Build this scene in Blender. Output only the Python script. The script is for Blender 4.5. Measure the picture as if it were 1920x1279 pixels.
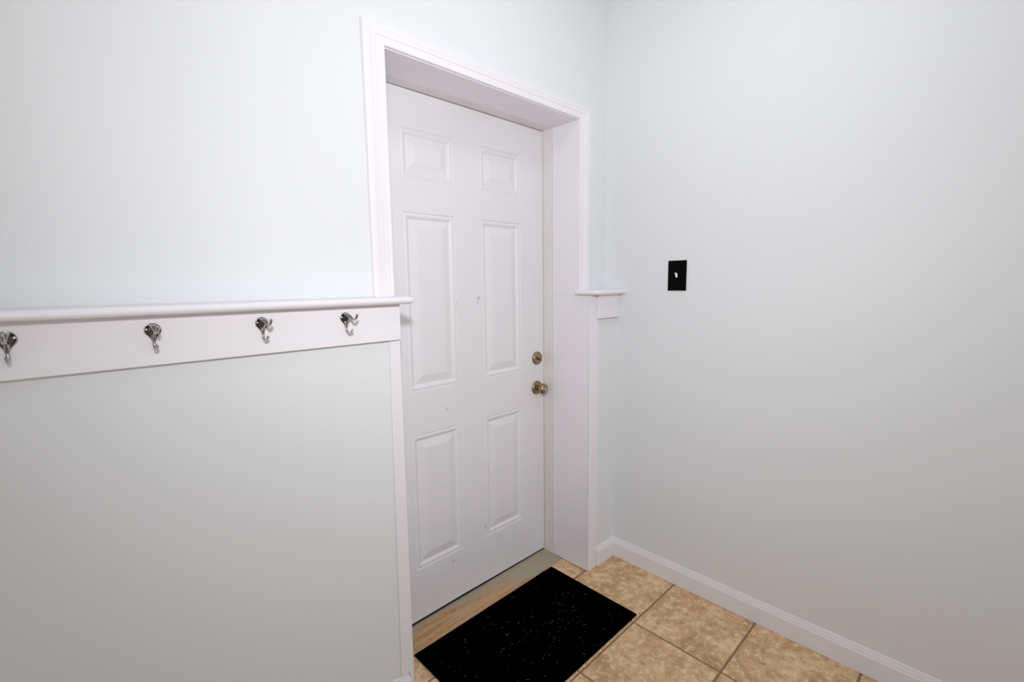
import bpy, bmesh, math, random
from mathutils import Vector, Matrix
random.seed(7)
C = bpy.context.scene.collection
for o in list(bpy.data.objects): bpy.data.objects.remove(o)

# ------------------------------------------------------------ camera
yaw, pitch, roll = 0.76809, -0.12312, -0.01307
fw = Vector((math.sin(yaw)*math.cos(pitch), math.cos(yaw)*math.cos(pitch), math.sin(pitch)))
rt = Vector((math.cos(yaw), -math.sin(yaw), 0)); up = rt.cross(fw)
r2 = rt*math.cos(roll) + up*math.sin(roll); u2 = -rt*math.sin(roll) + up*math.cos(roll)
cam = bpy.data.objects.new('camera', bpy.data.cameras.new('camera')); C.objects.link(cam)
M = Matrix((r2, u2, -fw)).transposed().to_4x4(); M.translation = (-1.9014, -1.3220, 1.363)
cam.matrix_world = M
cam.data.sensor_width = 36; cam.data.lens = 883.16/1920*36; cam.data.clip_start = 0.02
bpy.context.scene.camera = cam

# ------------------------------------------------------------ world, lights, exposure
w = bpy.data.worlds.new('world'); bpy.context.scene.world = w; w.use_nodes = True
w.node_tree.nodes['Background'].inputs[0].default_value = (0.975, 0.985, 1.0, 1)
w.node_tree.nodes['Background'].inputs[1].default_value = 0.80
def area(name, loc, target, size, power, color):
    l = bpy.data.lights.new(name, 'AREA'); l.shape = 'DISK'; l.size = size; l.energy = power; l.color = color
    o = bpy.data.objects.new(name, l); C.objects.link(o); o.location = loc
    o.rotation_euler = (Vector(target)-Vector(loc)).to_track_quat('-Z', 'Y').to_euler()
    return o
def spot(name, loc, target, size, angle, power, color):
    l = bpy.data.lights.new(name, 'SPOT'); l.shadow_soft_size = size; l.energy = power; l.color = color
    l.spot_size = math.radians(angle); l.spot_blend = 1.0
    o = bpy.data.objects.new(name, l); C.objects.link(o); o.location = loc
    o.rotation_euler = (Vector(target)-Vector(loc)).to_track_quat('-Z', 'Y').to_euler()
spot('camera_flash', (-1.94, -1.42, 1.70), (-0.32, 0, 1.72), 0.05, 130, 59, (0.985, 0.985, 1.0))
spot('camera_flash_core', (-1.94, -1.42, 1.70), (-0.30, 0, 1.45), 0.05, 82, 15, (0.985, 0.985, 1.0))
spot('bounced_flash', (-1.80, -1.35, 1.60), (-1.0, -0.7, 2.75), 0.08, 110, 17, (0.93, 0.96, 1.0))
area('overhead_fill_light', (-0.75, -0.80, 2.70), (-0.75, -0.80, 0), 0.5, 3.0, (0.90, 0.95, 1.0))  # unseen overhead fill, added to balance brightness around the door
vs = bpy.context.scene.view_settings
vs.view_transform = 'Standard'; vs.look = 'None'; vs.gamma = 1; vs.use_curve_mapping = False; vs.exposure = 0.03

# ------------------------------------------------------------ materials
def lin(r, g, b): return tuple(((c/255)/12.92 if c <= 10 else ((c/255+0.055)/1.055)**2.4) for c in (r, g, b)) + (1,)
class NT:
    def __init__(s, name):
        s.m = bpy.data.materials.new(name); s.m.use_nodes = True; s.t = s.m.node_tree
        s.b = s.t.nodes['Principled BSDF']; s.n = s.t.nodes.new; s.l = s.t.links.new
    def node(s, kind, **k):
        n = s.n(kind)
        for a, v in k.items():
            if a in n.inputs: n.inputs[a].default_value = v
            else: setattr(n, a, v)
        return n
    def coord(s, kind='Object', scale=(1, 1, 1), offset=None):
        tc = s.n('ShaderNodeTexCoord'); mp = s.n('ShaderNodeMapping'); mp.inputs['Scale'].default_value = scale
        s.l(tc.outputs[kind], mp.inputs['Vector'])
        if offset: s.l(offset, mp.inputs['Location'])
        return mp.outputs[0]
    def noise(s, vec, scale, detail=3, rough=0.5):
        n = s.n('ShaderNodeTexNoise'); n.inputs['Scale'].default_value = scale
        n.inputs['Detail'].default_value = detail; n.inputs['Roughness'].default_value = rough
        s.l(vec, n.inputs['Vector']); return n.outputs['Fac']
    def ramp(s, fac, stops):
        r = s.n('ShaderNodeValToRGB'); e = r.color_ramp.elements
        e[0].position, e[0].color = stops[0]; e[1].position, e[1].color = stops[1]
        for p, c in stops[2:]:
            x = e.new(p); x.color = c
        s.l(fac, r.inputs[0]); return r.outputs[0]
    def mix(s, fac, a, b):
        m = s.n('ShaderNodeMix'); m.data_type = 'RGBA'
        for sock, v in ((m.inputs[0], fac), (m.inputs[6], a), (m.inputs[7], b)):
            if hasattr(v, 'links'): s.l(v, sock)
            else: sock.default_value = v
        return m.outputs[2]
    def math(s, op, a, b=0.0, c=0.0, clamp=False):
        m = s.n('ShaderNodeMath'); m.operation = op; m.use_clamp = clamp
        for i, v in enumerate((a, b, c)):
            if hasattr(v, 'links'): s.l(v, m.inputs[i])
            else: m.inputs[i].default_value = v
        return m.outputs[0]
    def bump(s, h, strength, dist=0.002):
        b = s.n('ShaderNodeBump'); b.inputs['Strength'].default_value = strength; b.inputs['Distance'].default_value = dist
        s.l(h, b.inputs['Height']); s.l(b.outputs[0], s.b.inputs['Normal'])
    def set(s, col=None, rough=None, metal=None, spec=None):
        if col is not None:
            if hasattr(col, 'links'): s.l(col, s.b.inputs['Base Color'])
            else: s.b.inputs['Base Color'].default_value = col
        if rough is not None: s.b.inputs['Roughness'].default_value = rough
        if metal is not None: s.b.inputs['Metallic'].default_value = metal
        if spec is not None: s.b.inputs['Specular IOR Level'].default_value = spec
        return s.m
W0 = (0, 0, 0, 1); W1 = (1, 1, 1, 1)
def wall_mat(name, c):
    n = NT(name); v = n.coord()
    big = n.noise(v, 1.3, 2); fine = n.noise(v, 260, 3, 0.6)
    c2 = tuple(x*0.985 for x in c[:3]) + (1,)
    n.bump(fine, 0.10, 0.001)
    return n.set(n.mix(big, c, c2), 0.62, spec=0.25)
m_wall = wall_mat('wall_paint', (0.765, 0.784, 0.806, 1))
m_ceil = wall_mat('ceiling_paint', (0.82, 0.82, 0.81, 1))
n = NT('trim_paint'); v = n.coord(scale=(1, 1, 1))
n.bump(n.noise(v, 120, 2), 0.05, 0.001)
m_trim = n.set(n.mix(n.noise(v, 3, 2), (0.845, 0.818, 0.862, 1), (0.825, 0.800, 0.842, 1)), 0.42, spec=0.35)

# grimy trim: frame of the door, with scuffs and hand marks
n = NT('worn_trim_paint'); v = n.coord(scale=(1, 1, 0.35))
dirt = n.ramp(n.noise(v, 60, 6, 0.7), [(0.66, W0), (0.74, W1)])
soft = n.ramp(n.noise(v, 6, 3), [(0.45, W0), (0.8, W1)])
c = n.mix(n.math('MULTIPLY', soft, 0.5), (0.77, 0.745, 0.74, 1), (0.66, 0.61, 0.57, 1))
m_worn = n.set(n.mix(n.math('MULTIPLY', dirt, 0.45), c, (0.38, 0.34, 0.30, 1)), 0.5)

# door paint with fine fabric-like roller relief and faint hand marks near the lock
n = NT('door_paint'); tc = n.n('ShaderNodeTexCoord'); v = tc.outputs['Object']
sx = n.n('ShaderNodeSeparateXYZ'); n.l(v, sx.inputs[0])
soft = n.ramp(n.noise(v, 4, 4, 0.6), [(0.5, W0), (0.85, W1)])
c = n.mix(n.math('MULTIPLY', soft, 0.35), (0.785, 0.762, 0.795, 1), (0.72, 0.675, 0.665, 1))
def blob(n, sx, x, z, rx, rz, hard=2.0):
    dx = n.math('DIVIDE', n.math('SUBTRACT', sx.outputs[0], x), rx); dz = n.math('DIVIDE', n.math('SUBTRACT', sx.outputs[2], z), rz)
    d = n.math('SQRT', n.math('ADD', n.math('MULTIPLY', dx, dx), n.math('MULTIPLY', dz, dz)))
    return n.math('MULTIPLY', n.math('SUBTRACT', 1.0, d), hard, clamp=True)
rag = n.ramp(n.noise(v, 90, 4, 0.7), [(0.48, W0), (0.56, W1)])
mks = None
for (x, z, rx, rz, s) in [(-0.604, 0.275, 0.012, 0.022, .5), (-0.80, 0.20, 0.008, 0.020, .7), (-0.785, 0.19, 0.018, 0.010, .6), (-0.525, 0.20, 0.010, 0.016, .6),
                          (-0.80, 0.86, 0.012, 0.012, .5), (-0.735, 1.285, 0.003, 0.010, .5), (-0.71, 0.74, 0.006, 0.010, .3)]:
    b = n.math('MULTIPLY', n.math('MULTIPLY', blob(n, sx, x, z, rx, rz), rag), s)
    mks = b if mks is None else n.math('MAXIMUM', mks, b)
c = n.mix(mks, c, (0.36, 0.33, 0.35, 1))
n.bump(n.noise(v, 420, 2), 0.06, 0.001)
m_door = n.set(c, 0.42, spec=0.35)
m_chip = NT('chipped_paint_grey').set((0.30, 0.30, 0.33, 1), 0.5)

n = NT('seal_black'); m_seal = n.set((0.012, 0.011, 0.010, 1), 0.8)
# threshold: pale grey paint worn through to orange wood
n = NT('worn_threshold'); tc = n.n('ShaderNodeTexCoord'); v = tc.outputs['Object']
sx = n.n('ShaderNodeSeparateXYZ'); n.l(v, sx.inputs[0])
mp = n.n('ShaderNodeMapping'); mp.inputs['Scale'].default_value = (1, 14, 8); n.l(v, mp.inputs[0])
g1 = n.noise(mp.outputs[0], 9, 6, 0.65); g2 = n.noise(mp.outputs[0], 30, 5, 0.7); g3 = n.noise(v, 5, 3)
# wear grows towards the front edge and away from the latch side
fy = n.math('DIVIDE', n.math('SUBTRACT', 0.196, sx.outputs[1]), 0.10)
fx = n.math('MULTIPLY', n.math('SUBTRACT', -0.38, sx.outputs[0]), 2.6, clamp=True)
fx2 = n.math('MULTIPLY', n.math('ADD', sx.outputs[0], 1.14), 6.0, clamp=True)
wv = n.math('MULTIPLY', n.math('MULTIPLY', fy, fx), fx2)
wv = n.math('ADD', wv, n.math('MULTIPLY', n.math('SUBTRACT', g1, 0.5), 2.0))
mask = n.ramp(wv, [(0.16, W0), (0.34, W1)])
wood = n.ramp(g2, [(0.3, (0.25, 0.12, 0.045, 1)), (0.7, (0.72, 0.42, 0.17, 1)), (0.55, (0.56, 0.29, 0.095, 1))])
wood = n.mix(n.ramp(n.noise(mp.outputs[0], 4, 2), [(0.42, W0), (0.58, W1)]), wood, (0.56, 0.36, 0.20, 1))
pnt = n.mix(g3, (0.50, 0.44, 0.33, 1), (0.36, 0.31, 0.225, 1))
n.bump(g2, 0.35, 0.002)
m_thr = n.set(n.mix(mask, pnt, wood), 0.5)
# beige mottled ceramic
n = NT('beige_tile'); oi = n.n('ShaderNodeObjectInfo')
cmb = n.n('ShaderNodeCombineXYZ'); r9 = n.math('MULTIPLY', oi.outputs['Random'], 37.0)
n.l(r9, cmb.inputs[0]); n.l(n.math('MULTIPLY', r9, 1.7), cmb.inputs[1])
v = n.coord(offset=cmb.outputs[0])
a = n.noise(v, 9, 5, 0.62); b = n.noise(v, 34, 6, 0.72); d = n.noise(v, 160, 3, 0.7)
base = n.ramp(a, [(0.36, (0.52, 0.315, 0.140, 1)), (0.64, (0.84, 0.58, 0.34, 1)), (0.5, (0.675, 0.435, 0.22, 1))])
base = n.mix(n.math('MULTIPLY', n.ramp(b, [(0.52, W0), (0.60, W1)]), 0.8), base, (0.90, 0.68, 0.46, 1))
base = n.mix(n.math('MULTIPLY', n.ramp(b, [(0.36, W1), (0.46, W0)]), 0.75), base, (0.42, 0.255, 0.115, 1))
base = n.mix(n.math('MULTIPLY', n.ramp(d, [(0.60, W0), (0.68, W1)]), 0.6), base, (0.40, 0.25, 0.12, 1))
n.bump(b, 0.12, 0.002)
m_tile = n.set(base, 0.38)
n = NT('brown_grout'); v = n.coord()
m_grout = n.set(n.mix(n.noise(v, 60, 3), (0.235, 0.15, 0.075, 1), (0.33, 0.225, 0.12, 1)), 0.9)
n = NT('black_mat'); v = n.coord(); n.bump(n.noise(v, 500, 2), 0.5, 0.002)
cr = n.ramp(n.noise(v, 14, 6, 0.75), [(0.60, W0), (0.80, W1)])
m_mat = n.set(n.mix(n.math('MULTIPLY', cr, 0.8), (0.0006, 0.0006, 0.0005, 1), (0.006, 0.006, 0.005, 1)), 0.95, spec=0.0)
m_lint = NT('pale_lint').set((0.10, 0.11, 0.11, 1), 0.9)
n = NT('polished_nickel'); m_chrome = n.set((0.46, 0.45, 0.44, 1), 0.14, 1.0)
m_dark_refl = NT('dark_reflection_nickel').set((0.075, 0.065, 0.058, 1), 0.30, 1.0)  # dark reflections of the surroundings painted onto the hook plates' inner faces
n = NT('screw_metal'); m_screw = n.set((0.85, 0.83, 0.80, 1), 0.15, 1.0)
n = NT('antique_brass'); v = n.coord()
m_brass = n.set(n.mix(n.noise(v, 60, 3), (0.40, 0.315, 0.20, 1), (0.30, 0.225, 0.135, 1)), 0.26, 1.0)
m_brassd = NT('dark_brass').set((0.10, 0.07, 0.04, 1), 0.4, 1.0)
m_plate = NT('black_plate').set((0.0012, 0.0011, 0.0007, 1), 0.3, spec=0.06)
m_toggle = NT('white_toggle').set((0.90, 0.88, 0.85, 1), 0.3)

# ------------------------------------------------------------ helpers
def obj(name, bm, mat, parent=None, smooth=False, bevel=0, origin=None, seg=2):
    me = bpy.data.meshes.new(name)
    bmesh.ops.recalc_face_normals(bm, faces=bm.faces)
    if origin is not None: bmesh.ops.translate(bm, verts=bm.verts, vec=-Vector(origin))
    bm.to_mesh(me); bm.free(); me.materials.append(mat)
    o = bpy.data.objects.new(name, me); C.objects.link(o)
    if origin is not None: o.location = origin
    if parent:
        o.parent = parent; wl = Vector(); p_ = parent
        while p_: wl += p_.location; p_ = p_.parent
        o.location = (Vector(origin) if origin is not None else Vector()) - wl
    if smooth:
        for p in me.polygons: p.use_smooth = True
    if bevel:
        b = o.modifiers.new('bevel', 'BEVEL'); b.width = bevel; b.segments = seg; b.limit_method = 'ANGLE'; b.angle_limit = 0.6
    return o
def box(bm, x0, x1, y0, y1, z0, z1):
    vs = [bm.verts.new((x, y, z)) for x in (x0, x1) for y in (y0, y1) for z in (z0, z1)]
    for f in ((0, 1, 3, 2), (4, 6, 7, 5), (0, 4, 5, 1), (2, 3, 7, 6), (0, 2, 6, 4), (1, 5, 7, 3)): bm.faces.new([vs[i] for i in f])
    return vs
def B(*boxes):
    bm = bmesh.new()
    for b in boxes: box(bm, *b)
    return bm
def prism(bm, pts, f0, f1):
    """closed polygon pts; f0/f1 map a point to 3-D at the two ends"""
    a = [bm.verts.new(f0(*p)) for p in pts]; b = [bm.verts.new(f1(*p)) for p in pts]
    k = len(pts)
    for i in range(k): bm.faces.new((a[i], a[(i+1) % k], b[(i+1) % k], b[i]))
    bm.faces.new(a); bm.faces.new(b[::-1]); return bm
def empty(name, loc=(0, 0, 0)):
    o = bpy.data.objects.new(name, None); C.objects.link(o); o.location = loc; o.empty_display_size = 0.05; return o
def struct(o): o['kind'] = 'structure'; return o
def tag(o, label, cat, group=None):
    o['label'] = label; o['category'] = cat
    if group: o['group'] = group
    return o
def lathe(bm, prof, c, ax, n=32):
    """prof (along axis, radius); axis 'y-' points into the room from the door"""
    rings = []
    for (h, r) in prof:
        ring = []
        for k in range(n):
            t = 2*math.pi*k/n
            ring.append(bm.verts.new((c[0]+r*math.cos(t), c[1]-h, c[2]+r*math.sin(t)) if ax == 'y' else (c[0]+r*math.cos(t), c[1]+r*math.sin(t), c[2]+h)))
        rings.append(ring)
    for a, b in zip(rings, rings[1:]):
        for k in range(n): bm.faces.new((a[k], a[(k+1) % n], b[(k+1) % n], b[k]))
    bm.faces.new(rings[0]); bm.faces.new(rings[-1][::-1])
def sweep(bm, path, n=14):
    """path: (Vector centre, half width across x, half thickness in plane), lying in the y/z plane at x"""
    rings = []
    for i, (p, a, b) in enumerate(path):
        q0 = path[max(i-1, 0)][0]; q1 = path[min(i+1, len(path)-1)][0]
        t = (q1-q0).normalized(); nrm = Vector((1, 0, 0)).cross(t)
        rings.append([bm.verts.new(p + Vector((1, 0, 0))*a*math.cos(2*math.pi*k/n) + nrm*b*math.sin(2*math.pi*k/n)) for k in range(n)])
    for a, b in zip(rings, rings[1:]):
        for k in range(n): bm.faces.new((a[k], a[(k+1) % n], b[(k+1) % n], b[k]))
    bm.faces.new(rings[0]); bm.faces.new(rings[-1][::-1])
def spline(pts, n=6):
    out = []
    P = [pts[0]] + list(pts) + [pts[-1]]
    for i in range(1, len(P)-2):
        for k in range(n):
            t = k/n
            out.append(tuple(0.5*((2*b)+(-a+c)*t+(2*a-5*b+4*c-d)*t*t+(-a+3*b-3*c+d)*t**3) for a, b, c, d in zip(P[i-1], P[i], P[i+1], P[i+2])))
    out.append(tuple(pts[-1])); return out

# ------------------------------------------------------------ key dimensions (metres; corner of the room at the origin)
XF, YF, ZC = -3.4, -3.2, 2.75          # extent of the room, ceiling height
XL, XR = -1.1364, -0.2084              # inner edges of the upper door casing
XLL, XRR = -1.1622, -0.2104            # inner edges of the lower casing
ZT = 2.0576                            # underside of the head casing
ZS0, ZS1 = 1.305, 1.3265               # ledge
YLOW = -0.063                          # face of the thicker lower wall
DY = 0.204                             # face of the door

# ------------------------------------------------------------ setting
fl = struct(obj('floor', B((XF-.15, 0.15, YF-.15, 0.3, -0.12, -0.0022)), m_grout))
bm = B((0, 0.15, YF, 0.26, -0.002, ZC)); struct(obj('wall_right', bm, m_wall))
ox0, ox1, oz = XL-0.020, XR+0.018, ZT+0.018      # rough opening
bm = B((XF, ox0, 0, 0.26, -0.002, ZC), (ox1, 0, 0, 0.26, -0.002, ZC), (ox0, ox1, 0, 0.26, oz, ZC))
wb = struct(obj('wall_back', bm, m_wall))
bm = B((XF, XLL-0.018, YLOW, 0, -0.002, ZS0), (XRR+0.018, 0, YLOW, 0, -0.002, ZS0))
obj('lower_wall', bm, m_wall, wb)
struct(obj('wall_left', B((XF-0.15, XF, YF, 0.26, -0.002, ZC)), m_wall))
struct(obj('ceiling', B((XF-.15, 0.15, YF, 0.26, ZC, ZC+0.12)), m_ceil))

# floor tiles, each a piece of the floor
PITX, PITY, G = 0.3478, 0.3455, 0.0075
ylines = [-0.0525 - PITY*k for k in range(0, 10)]
def tile_mesh(wx, wy):
    bm = bmesh.new(); b = 0.0018
    t = [bm.verts.new(p) for p in ((b, b, 0), (wx-b, b, 0), (wx-b, wy-b, 0), (b, wy-b, 0))]
    m = [bm.verts.new(p) for p in ((0, 0, -b), (wx, 0, -b), (wx, wy, -b), (0, wy, -b))]
    l = [bm.verts.new(p) for p in ((0, 0, -.0024), (wx, 0, -.0024), (wx, wy, -.0024), (0, wy, -.0024))]
    bm.faces.new(t)
    for a, c in ((t, m), (m, l)):
        for i in range(4): bm.faces.new((a[i], a[(i+1) % 4], c[(i+1) % 4], c[i]))
    bm.faces.new(l[::-1])
    bmesh.ops.recalc_face_normals(bm, faces=bm.faces)
    me = bpy.data.meshes.new('tile'); bm.to_mesh(me); bm.free(); me.materials.append(m_tile); return me
full = tile_mesh(PITX-G, PITY-G); cache = {}
def put_tile(x0, x1, y0, y1):
    key = (round(x1-x0, 4), round(y1-y0, 4))
    if key == (round(PITX-G, 4), round(PITY-G, 4)): me = full
    else:
        if key not in cache: cache[key] = tile_mesh(x1-x0, y1-y0)
        me = cache[key]
    o = bpy.data.objects.new('tile', me); C.objects.link(o); o.location = (x0, y0, random.uniform(-0.0002, 0.0002)); o.parent = fl
for i in range(9):
    xa = -0.0005-PITX*(i+1)+G/2; xb = -0.0005-PITX*i-G/2
    if i == 0: xb = -0.001
    for j in range(8):
        yb_, ya_ = ylines[j]-G/2, ylines[j+1]+G/2
        put_tile(xa, xb, ya_, yb_)
    # cut row between the first joint and the threshold / the lower wall
    if i == 0: put_tile(max(xa, XR-0.14), XRR-0.001, ylines[0]+G/2, 0.0925)
    elif i <= 3: put_tile(max(xa, XL+0.001-0.026 if i == 3 else -9), min(xb, XRR-0.145) if i == 0 else xb, ylines[0]+G/2, 0.0790)

# baseboards
def bb_profile(): return [(0, 0), (0.0125, 0), (0.0125, 0.0695), (0.0095, 0.0745), (0.0092, 0.0785), (0.0062, 0.0855), (0.0050, 0.0885), (0.0046, 0.0915), (0.0022, 0.0954), (0, 0.0954)]
bm = bmesh.new()
prism(bm, bb_profile(), lambda d, z: (-d, YLOW-d, z+0.0008), lambda d, z: (-d, YF+.002, z+0.0008)); struct(obj('baseboard_right', bm, m_trim))
bm = bmesh.new()
prism(bm, bb_profile(), lambda d, z: (-0.1458, YLOW-d, z+0.0008), lambda d, z: (-d, YLOW-d, z+0.0008)); struct(obj('baseboard_back', bm, m_trim))
bm = bmesh.new()
prism(bm, bb_profile(), lambda d, z: (XF+.002, YLOW-d, z+0.0008), lambda d, z: (-1.1825+d*0.45, YLOW-d, z+0.0008)); struct(obj('baseboard_left', bm, m_trim))

# ---- trim_1: moulded casing round the upper part of the doorway (mitred)
W = 0.0672; ZTT = 0.0562
prof = [(0, 0), (0, .0085), (.003, .0105), (.0085, .0105), (.0105, .0085), (.0125, .0090), (.028, .0100), (.0295, .0118), (.040, .0128), (.050, .0150), (.058, .0155), (.063, .0150), (.0665, .0120), (W, .0090), (W, 0)]
t1 = struct(empty('trim_1', (-0.67, -0.001, ZS1)))
def casing(side):
    bm = bmesh.new(); s = -1 if side == 'l' else 1; x = XL if side == 'l' else XR; ww = 1.06 if side == 'l' else 1.0
    prism(bm, prof, lambda a, t: (x+s*a*ww, -t, ZS1), lambda a, t: (x+s*a*ww, -t, ZT+a*ZTT/W))
    return obj('side_casing', bm, m_trim, t1)
casing('l'); casing('r')
bm = bmesh.new()
prism(bm, prof, lambda a, t: (XL-a*1.06, -t, ZT+a*ZTT/W), lambda a, t: (XR+a, -t, ZT+a*ZTT/W)); obj('head_casing', bm, m_trim, t1)

# ---- trim_2: lining of the deep doorway
t2 = struct(empty('trim_2', (-0.67, 0.08, 0)))
YB = 0.150
obj('side_lining', B((XR-.0022, ox1, 0.0003, YB-.0016, ZS0+.0001, ZT+.002)), m_trim, t2)
obj('side_lining', B((XRR-.0002, XRR+.018, YLOW, 0, 0.0016, ZS0-.0008), (XR-.0024, ox1, 0, YB-.0016, 0.0016, ZS0-.0003)), m_trim, t2)
obj('side_lining', B((ox0, XL+.0022, 0.0003, YB, ZS0+.0005, ZT+.002)), m_trim, t2, bevel=.0008)
obj('side_lining', B((XLL-.018, XLL, YLOW, 0, 0.0016, ZS0-.0008), (ox0, XL+.002, 0, YB, 0.0016, ZS0-.0008)), m_trim, t2)
obj('head_lining', B((XL+.0022, XR-.0022, 0.0003, YB-.0012, ZT-.003, oz)), m_trim, t2, bevel=.0008)

# ---- trim_3 / trim_4: lower strips, ledge and board each side of the door
def ledge(x0, x1, rl, rr):
    """ledge with a rounded nose towards the room and eased ends"""
    bm = bmesh.new(); h = ZS1-ZS0; r = h/2; out = []
    yf = -0.1181; n = 8
    secs = []
    def outline(inset):
        pts = [(x0, 0.0)]
        pts.append((x0+inset, 0.0) if rl else (x0, 0.0))
        return pts
    levels = [(-math.pi/2+math.pi*k/n) for k in range(n+1)]
    loops = []
    for a in levels:
        ins = r*(1-math.cos(a)); z = (ZS0+ZS1)/2+r*math.sin(a)
        xa = x0+(ins if rl else 0); xb = x1-(ins if rr else 0); y = yf+ins; cr = 0.006
        pts = [(xa, -0.0008), (xa, y+cr if rl else y), (xa+cr*.3, y+cr*.3) if rl else (xa, y), (xa+cr if rl else xa, y),
               (xb-cr if rr else xb, y), (xb-cr*.3, y+cr*.3) if rr else (xb, y), (xb, y+cr if rr else y), (xb, -0.0008)]
        loops.append([bm.verts.new((px, py, z)) for px, py in pts])
    for A, Bq in zip(loops, loops[1:]):
        for i in range(len(A)): 
            j = (i+1) % len(A)
            bm.faces.new((A[i], A[j], Bq[j], Bq[i]))
    bm.faces.new(loops[0]); bm.faces.new(loops[-1][::-1])
    bmesh.ops.remove_doubles(bm, verts=bm.verts, dist=0.0001)
    return bm
t3 = struct(empty('trim_3', (-2.2, YLOW, ZS0)))
o = obj('ledge', ledge(XF+.002, -1.1372, False, True), m_trim, t3, smooth=True); o.data.set_sharp_from_angle(angle=0.6)
obj('hook_board', B((XF+.002, -1.1655, -0.0816, YLOW-.0003, 1.1982, ZS0-.0004)), m_trim, t3, bevel=.0012)
bm = bmesh.new(); poly = [(-1.2065, .0975), (-1.1835, .0975), (-1.1768, .0960), (-1.1768, .0016), (XLL, .0016), (XLL, 1.1975), (-1.1975, 1.1975)]
prism(bm, poly, lambda x, z: (x, -0.0685, z), lambda x, z: (x, YLOW-.0003, z)); obj('side_strip', bm, m_trim, t3)
t4 = struct(empty('trim_4', (-0.1, YLOW, ZS0)))
o = obj('ledge', ledge(-0.2330, -0.0008, True, False), m_trim, t4, smooth=True); o.data.set_sharp_from_angle(angle=0.6)
obj('board', B((-0.1605, -0.0010, -0.0816, -0.0700, 1.1982, ZS0-.0004)), m_trim, t4, bevel=.0012)
obj('side_strip', B((XRR, -0.1463, -0.0695, YLOW-.0003, 0.0010, ZS0-.0006)), m_trim, t4, bevel=.004, seg=3)

# ---- trim_5: painted door frame, threshold
t5 = struct(empty('trim_5', (-0.67, 0.18, 0)))
XF0, XF1 = XL+0.0050, -0.2142     # faces of the frame jambs
obj('frame_jamb', B((XF1, ox1, YB+.0003, 0.2560, 0.0016, ZT+.001)), m_worn, t5, bevel=.0015)
obj('frame_jamb', B((ox0, XF0, YB+.0003, 0.2560, 0.0016, ZT+.001)), m_worn, t5, bevel=.0015)
obj('frame_head', B((XF0, XF1, YB+.0003, 0.2560, 2.0541, oz)), m_worn, t5, bevel=.0015)
bm = B((XF0, XF1, 0.2485, 0.2680, 0.001, 0.011), (XF0+.0, XF0+.015, 0.2485, 0.268, 0.011, 2.0541), (XF1-.015, XF1, 0.2485, 0.268, 0.011, 2.0541), (XF0+.015, XF1-.015, 0.2485, 0.268, 2.036, 2.0541))
obj('weather_seal', bm, m_seal, t5)
bm = bmesh.new(); st = []
for x, yf in [(XF0+.0003, .0812), (-0.90, .0818), (-0.42, .0830), (-0.33, .0880), (XF1-.0003, .0955)]:
    st.append([bm.verts.new((x, y, z)) for y, z in [(yf, -.0020), (yf, 0.0012), (yf+.004, 0.0024), (0.150, 0.0058), (0.2484, 0.0072), (0.2484, -.0020)]])
for A, Bq in zip(st, st[1:]):
    for k in range(6): bm.faces.new((A[k], A[(k+1) % 6], Bq[(k+1) % 6], Bq[k]))
bm.faces.new(st[0]); bm.faces.new(st[-1][::-1])
th = obj('threshold', bm, m_thr, t5); th['label'] = 'wooden threshold with grey paint worn through to orange wood'

# ------------------------------------------------------------ the door
d1 = struct(empty('door_1', (-0.67, DY, 0.0102)))
dx0, dx1, dz0, dz1 = XF0+.003, XF1-.0028, 0.0115, 2.0508
cols = [(-0.9685, -0.7365), (-0.5987, -0.3680)]
rows = [(1.746, 1.9196), (0.953, 1.6249), (0.2305, 0.7802)]
xs = sorted([dx0, dx1]+[v for c in cols for v in c]); zs = sorted([dz0, dz1]+[v for r in rows for v in r])
bm = bmesh.new(); g = {}
for i, x in enumerate(xs):
    for j, z in enumerate(zs): g[i, j] = bm.verts.new((x, DY, z))
for i in range(len(xs)-1):
    for j in range(len(zs)-1):
        if i in (1, 3) and j in (1, 3, 5): continue
        bm.faces.new((g[i, j], g[i+1, j], g[i+1, j+1], g[i, j+1]))
# sides and back as a shell behind
for i in range(len(xs)): g[i, 0].co.z += 0.0025+0.0060*(1-abs((xs[i]+0.85)/0.65))
bk = [bm.verts.new(p) for p in ((dx0, .248, dz0), (dx1, .248, dz0), (dx1, .248, dz1), (dx0, .248, dz1))]
bm.faces.new(bk[::-1])
ni, nj = len(xs)-1, len(zs)-1
bot = [g[i, 0] for i in range(ni+1)]; bm.faces.new(bot[::-1]+[bk[0], bk[1]])
top = [g[i, nj] for i in range(ni+1)]; bm.faces.new(top+[bk[2], bk[3]])
lf = [g[0, j] for j in range(nj+1)]; bm.faces.new(lf+[bk[3], bk[0]])
rg = [g[ni, j] for j in range(nj+1)]; bm.faces.new(rg[::-1]+[bk[1], bk[2]])
obj('door_leaf', bm, m_door, d1)
pp = [(0, 0), (.0025, .0030), (.0055, .0022), (.009, .0008), (.014, .0012), (.020, .0044), (.0235, .0076), (.028, .0076), (.056, .0010), (.058, .0006)]
for (a, b) in cols:
    for (c_, e) in rows:
        bm = bmesh.new(); prev = None
        for (s, dpt) in pp:
            ring = [bm.verts.new(p) for p in ((a+s, DY+dpt, c_+s), (b-s, DY+dpt, c_+s), (b-s, DY+dpt, e-s), (a+s, DY+dpt, e-s))]
            if prev:
                for k in range(4): bm.faces.new((prev[k], prev[(k+1) % 4], ring[(k+1) % 4], ring[k]))
            prev = ring
        bm.faces.new(prev)
        obj('panel', bm, m_door, d1)
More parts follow.
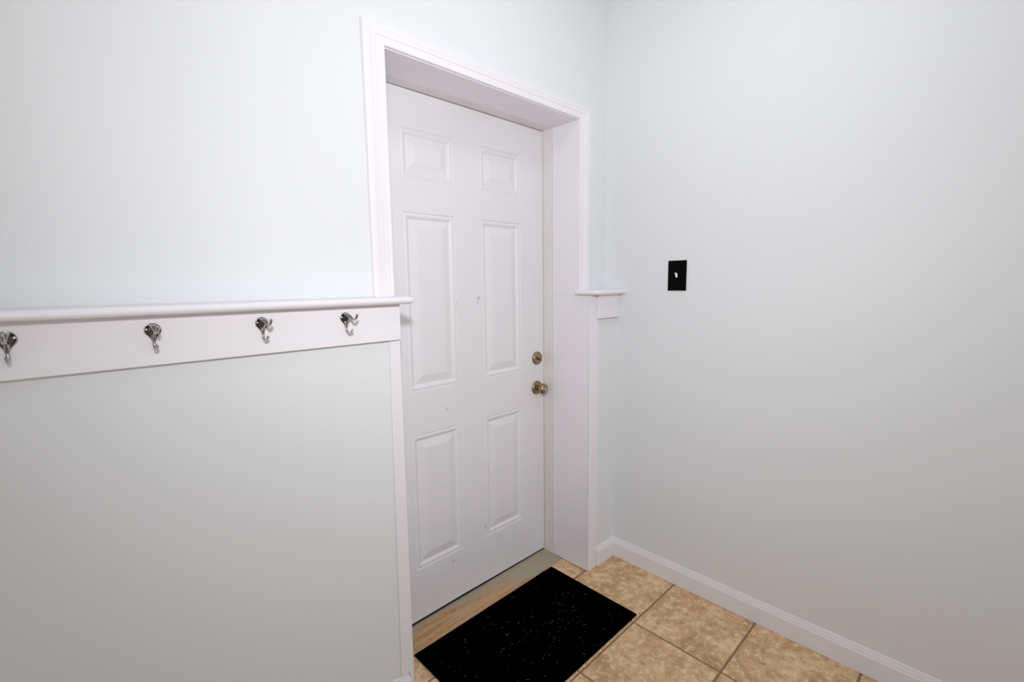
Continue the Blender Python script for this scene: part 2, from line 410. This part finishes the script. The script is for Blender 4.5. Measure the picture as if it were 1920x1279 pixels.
# two small chips in the centre stile
for (x, z, s, a) in [(-0.6205, 1.3000, 1.0, 0.5), (-0.6265, 1.2835, 0.55, 0.3)]:
    bm = bmesh.new()
    pts = [(-.003, -.009), (.001, -.007), (.004, .002), (.005, .009), (.001, .007), (-.002, .001)]
    prism(bm, pts, lambda u, v_: (x+u*s, DY-.0004, z+v_*s), lambda u, v_: (x+u*s, DY+.001, z+v_*s)); obj('paint_chip', bm, m_chip, d1)
obj('door_sweep', B((dx0+.002, dx1-.002, 0.2058, 0.246, 0.0073, 0.0190)), m_seal, d1)

# knob
kx, kz = -0.2665, 0.8583
bm = bmesh.new(); lathe(bm, [(0, .0335), (.003, .0335), (.006, .0315), (.0085, .027), (.0095, .0255), (.0085, .0225), (.0105, .0190), (.0125, .0155), (.0128, .0)], (kx, DY, kz), 'y', 40)
kn = obj('door_knob', bm, m_brass, d1, smooth=True); kn['label'] = 'antique brass door knob with round rosette and privacy button'
bm = bmesh.new(); lathe(bm, [(.012, .0105), (.022, .0095), (.026, .0115), (.0285, .0165), (.033, .0225), (.039, .0258), (.046, .0262), (.052, .0240), (.057, .0195), (.060, .0145), (.0608, .0115), (.0602, .0105)], (kx, DY, kz), 'y', 40)
obj('grip', bm, m_brass, kn, smooth=True)
bm = bmesh.new(); lathe(bm, [(.0595, .0092), (.0618, .0088), (.0625, .0070), (.0618, .0052), (.0612, .0050)], (kx, DY, kz), 'y', 24); obj('lock_ring', bm, m_screw, kn, smooth=True)
bm = bmesh.new(); lathe(bm, [(.0600, .0046), (.0640, .0042), (.0646, .0030)], (kx, DY, kz), 'y', 20); obj('lock_button', bm, m_brass, kn, smooth=True)
for t in (1.25, -1.45):
    bm = bmesh.new(); lathe(bm, [(.0080, .0022), (.0100, .0022)], (kx+.0225*math.cos(t), DY, kz+.0225*math.sin(t)), 'y', 12); obj('screw', bm, m_brassd, kn)
bx_, bz_ = -0.2640, 1.0026
bm = bmesh.new(); lathe(bm, [(0, .0315), (.005, .0315), (.0085, .0295), (.0110, .0245), (.0120, .0180), (.0122, .0)], (bx_, DY, bz_), 'y', 40)
db = obj('deadbolt', bm, m_brass, d1, smooth=True); db['label'] = 'antique brass deadbolt with small thumb turn'
bm = bmesh.new(); a = -0.62
ring = []
for (u, h0, hh, tt) in [(-.0155, .011, .022, .0022), (-.010, .011, .027, .0030), (0, .011, .0285, .0040), (.010, .011, .027, .0030), (.0155, .011, .022, .0022)]:
    ca, sa = math.cos(a), math.sin(a)
    f = lambda q, h: bm.verts.new((bx_+u*ca-q*sa, DY-h, bz_+u*sa+q*ca))
    ring.append([f(-tt, h0), f(-tt*.8, hh), f(tt*.8, hh), f(tt, h0)])
for A, Bq in zip(ring, ring[1:]):
    for k in range(4): bm.faces.new((A[k], A[(k+1) % 4], Bq[(k+1) % 4], Bq[k]))
bm.faces.new(ring[0]); bm.faces.new(ring[-1][::-1])
obj('thumb_turn', bm, m_brass, db, bevel=.001)
bm = bmesh.new(); lathe(bm, [(.0075, .0018), (.0100, .0018)], (bx_-.0195, DY, bz_-.0195), 'y', 12); obj('screw', bm, m_brassd, db)

# ------------------------------------------------------------ coat hooks
def make_hook(x, label):
    z0 = 1.271; root = empty('coat_hook', (x, -0.0818, z0))
    tag(root, label, 'coat hook', 'double coat hooks on the white rail')
    V = lambda out, z, dx=0: Vector((x+dx, -0.0818-out, z))
    # teardrop back plate, gently domed with a raised rim
    outl = []
    zc, R = 1.2735, 0.0153
    for k in range(25):
        t = -0.30*math.pi/2*0.9 + (math.pi+0.30*math.pi*0.9)*k/24
        outl.append((R*math.cos(t), zc-z0+R*0.98*math.sin(t)))
    tail = [(-.0105, -.0118+.0035), (-.0072, -.0125), (-.0045, -.0165), (-.0034, -.0205), (0, -.0220), (.0034, -.0205), (.0045, -.0165), (.0072, -.0125), (.0105, -.0118+.0035)]
    outl += tail
    bm = bmesh.new(); loops = []
    cz = 0.0015
    for (s, h) in [(1.0, 0), (1.0, .0015), (.965, .0026), (.90, .0026), (.86, .0018), (.5, .0024), (.15, .003)]:
        loops.append([bm.verts.new((x+u*s, -0.0818-h, z0+cz+(v_-cz)*s)) for u, v_ in outl])
    for A, Bq in zip(loops, loops[1:]):
        for i in range(len(A)): bm.faces.new((A[i], A[(i+1) % len(A)], Bq[(i+1) % len(A)], Bq[i]))
    bm.faces.new(loops[0]); bm.faces.new(loops[-1][::-1])
    bp = obj('back_plate', bm, m_chrome, root, smooth=True); bp.data.materials.append(m_dark_refl); k_ = len(outl)
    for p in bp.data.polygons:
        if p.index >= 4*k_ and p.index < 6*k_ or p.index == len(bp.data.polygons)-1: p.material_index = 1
    up_ = spline([(0.001, 1.2835, .0075, .0030), (.012, 1.2830, .0066, .0030), (.026, 1.2795, .0052, .0029), (.040, 1.2740, .0040, .0028), (.0520, 1.2712, .0034, .0028), (.0620, 1.2745, .0031, .0029), (.0685, 1.2810, .0031, .0031), (.0712, 1.2850, .0032, .0032), (.0722, 1.2866, .0018, .0018)])
    bm = bmesh.new(); sweep(bm, [(V(o_, z), a_, b_) for o_, z, a_, b_ in up_]); obj('upper_prong', bm, m_chrome, root, smooth=True)
    lo = spline([(.0015, 1.2640, .0050, .0022), (.0030, 1.2560, .0036, .0026), (.0030, 1.2490, .0031, .0028), (.0045, 1.2400, .0031, .0028), (.0100, 1.2335, .0030, .0028), (.0185, 1.2320, .0029, .0028), (.0280, 1.2355, .0029, .0029), (.0355, 1.2400, .0030, .0030), (.0390, 1.2430, .0031, .0031), (.0402, 1.2440, .0018, .0018)])
    bm = bmesh.new(); sweep(bm, [(V(o_, z), a_, b_) for o_, z, a_, b_ in lo]); obj('lower_prong', bm, m_chrome, root, smooth=True)
    # web between the two prongs
    web = [(.001, 1.2840), (.018, 1.2805), (.034, 1.2755), (.0300, 1.2730), (.0235, 1.2690), (.0170, 1.2645), (.0115, 1.2590), (.0075, 1.2530), (.0050, 1.2470), (.001, 1.2470)]
    bm = bmesh.new(); a = [bm.verts.new(V(o_, z, -.0016 - .0012*(1-o_/.034))) for o_, z in web]; b = [bm.verts.new(V(o_, z, .0016 + .0012*(1-o_/.034))) for o_, z in web]
    for i in range(len(web)): bm.faces.new((a[i], a[(i+1) % len(web)], b[(i+1) % len(web)], b[i]))
    bm.faces.new(a); bm.faces.new(b[::-1]); obj('web', bm, m_chrome, root, bevel=.0007)
    for s in (-1, 1):
        bm = bmesh.new(); lathe(bm, [(.0018, .0030), (.0035, .0029), (.0046, .0022), (.0051, .0010)], (x+s*.0105, -0.0818, 1.2755), 'y', 16); obj('screw', bm, m_screw, root, smooth=True)
    return root
h0 = make_hook(-1.5455, 'nickel double coat hook, third from left on the white rail')
def dup(root, x, label):
    r = root.copy(); C.objects.link(r); r.location.x = x; r['label'] = label
    for ch in list(root.children):
        c = ch.copy(); C.objects.link(c); c.parent = r
for x, l in [(-1.9710, 'nickel double coat hook at the far left, cut by the picture edge'), (-1.7582, 'nickel double coat hook second from left, seen head on'),
             (-1.3350, 'nickel double coat hook nearest the door, seen most from the side')]: dup(h0, x, l)

# ------------------------------------------------------------ light switch
sy0, sy1, sz0, sz1 = -0.4056, -0.3242, 1.3207, 1.4469
cy_, cz_ = (sy0+sy1)/2+.001, (sz0+sz1)/2
ls = empty('light_switch', (-0.0004, cy_, cz_)); tag(ls, 'black switch plate with white toggle on the pale right wall', 'light switch')
bm = bmesh.new()
def ringp(x, ins): return [bm.verts.new(p) for p in ((x, sy0+ins, sz0+ins), (x, sy1-ins, sz0+ins), (x, sy1-ins, sz1-ins), (x, sy0+ins, sz1-ins))]
rr_ = [ringp(-.0004, 0), ringp(-.0030, 0), ringp(-.0050, .0015), ringp(-.0060, .0045)]
hole = [bm.verts.new((-.0060, cy_+a, cz_+b)) for a, b in ((-.0052, -.012), (.0052, -.012), (.0052, .012), (-.0052, .012))]
hole2 = [bm.verts.new((-.0020, cy_+a, cz_+b)) for a, b in ((-.0052, -.012), (.0052, -.012), (.0052, .012), (-.0052, .012))]
rr_ += [hole, hole2]
for A, Bq in zip(rr_, rr_[1:]):
    for k in range(4): bm.faces.new((A[k], A[(k+1) % 4], Bq[(k+1) % 4], Bq[k]))
bm.faces.new(rr_[0]); bm.faces.new(hole2)
obj('switch_plate', bm, m_plate, ls)
bm = bmesh.new()
q = [(-.0022, -.0085, .0046), (-.0065, -.0070, .0045), (-.0080, .0000, .0043), (-.0150, .0080, .0040), (-.0165, .0110, .0036), (-.0145, .0125, .0036), (-.0065, .0080, .0045), (-.0022, .0085, .0046)]
A = [bm.verts.new((x_, cy_-t_, cz_+z_)) for x_, z_, t_ in q]; Bq = [bm.verts.new((x_, cy_+t_, cz_+z_)) for x_, z_, t_ in q]
for i in range(len(q)): bm.faces.new((A[i], A[(i+1) % len(q)], Bq[(i+1) % len(q)], Bq[i]))
bm.faces.new(A); bm.faces.new(Bq[::-1]); obj('toggle', bm, m_toggle, ls, bevel=.0008)
for s in (-1, 1):
    bm = bmesh.new(); box(bm, -.0068, -.0058, cy_-.0028, cy_+.0028, cz_+s*.030-.0028, cz_+s*.030+.0028); obj('screw', bm, m_plate, ls, bevel=.001)

# ------------------------------------------------------------ door mat
mx0, mx1, my0, my1 = -1.0715, -0.3062, -0.3862, 0.0770
bm = bmesh.new(); nx, ny = 60, 36
gv = {}
rnd = random.Random(3)
ph = [(rnd.uniform(4, 14), rnd.uniform(4, 14), rnd.uniform(0, 6)) for _ in range(5)]
for i in range(nx+1):
    for j in range(ny+1):
        x = mx0+(mx1-mx0)*i/nx; y = my0+(my1-my0)*j/ny
        h = sum(math.sin(a*x+b*y+c_) for a, b, c_ in ph)/5*0.0006
        gv[i, j] = bm.verts.new((x, y, 0.0062+h))
for i in range(nx):
    for j in range(ny): bm.faces.new((gv[i, j], gv[i+1, j], gv[i+1, j+1], gv[i, j+1]))
edge = [gv[i, 0] for i in range(nx+1)]+[gv[nx, j] for j in range(1, ny+1)]+[gv[i, ny] for i in range(nx-1, -1, -1)]+[gv[0, j] for j in range(ny-1, 0, -1)]
low = [bm.verts.new((v_.co.x, v_.co.y, 0.0006)) for v_ in edge]
for i in range(len(edge)): bm.faces.new((edge[i], edge[(i+1) % len(edge)], low[(i+1) % len(edge)], low[i]))
bm.faces.new(low)
matO = obj('door_mat', bm, m_mat, origin=(-0.69, -0.16, 0)); tag(matO, 'thin black rectangular door mat dusted with lint in front of the door', 'door mat')
# lint: one object of countless specks lying on the mat
bm = bmesh.new()
for k in range(150):
    if k < 95: x = rnd.gauss(-0.62, 0.15); y = rnd.gauss(-0.20, 0.085)
    else: x = rnd.uniform(mx0+.02, mx1-.02); y = rnd.uniform(my0+.02, my1-.02)
    if not (mx0+.01 < x < mx1-.01 and my0+.01 < y < my1-.01): continue
    L = rnd.choice([.0012, .0015, .002, .003, .0045, .007])*rnd.uniform(.6, 1.1); ww = rnd.uniform(.0004, .0010) if L > .002 else L*.6; a = rnd.uniform(0, math.pi)
    ca, sa = math.cos(a), math.sin(a); z = 0.0069
    h = sum(math.sin(A_*x+B_*y+c_) for A_, B_, c_ in ph)/5*0.0006
    lo_ = [bm.verts.new((x+u*ca-v_*sa, y+u*sa+v_*ca, 0.0062+h)) for u, v_ in ((-L, -ww), (L, -ww*.4), (L*.8, ww*.5), (-L*.6, ww))]
    hi_ = [bm.verts.new((p.co.x, p.co.y, p.co.z+.0006)) for p in lo_]
    bm.faces.new(hi_); bm.faces.new(lo_[::-1])
    for i in range(4): bm.faces.new((lo_[i], lo_[(i+1) % 4], hi_[(i+1) % 4], hi_[i]))
lint = obj('lint', bm, m_lint, matO); lint['kind'] = 'stuff'
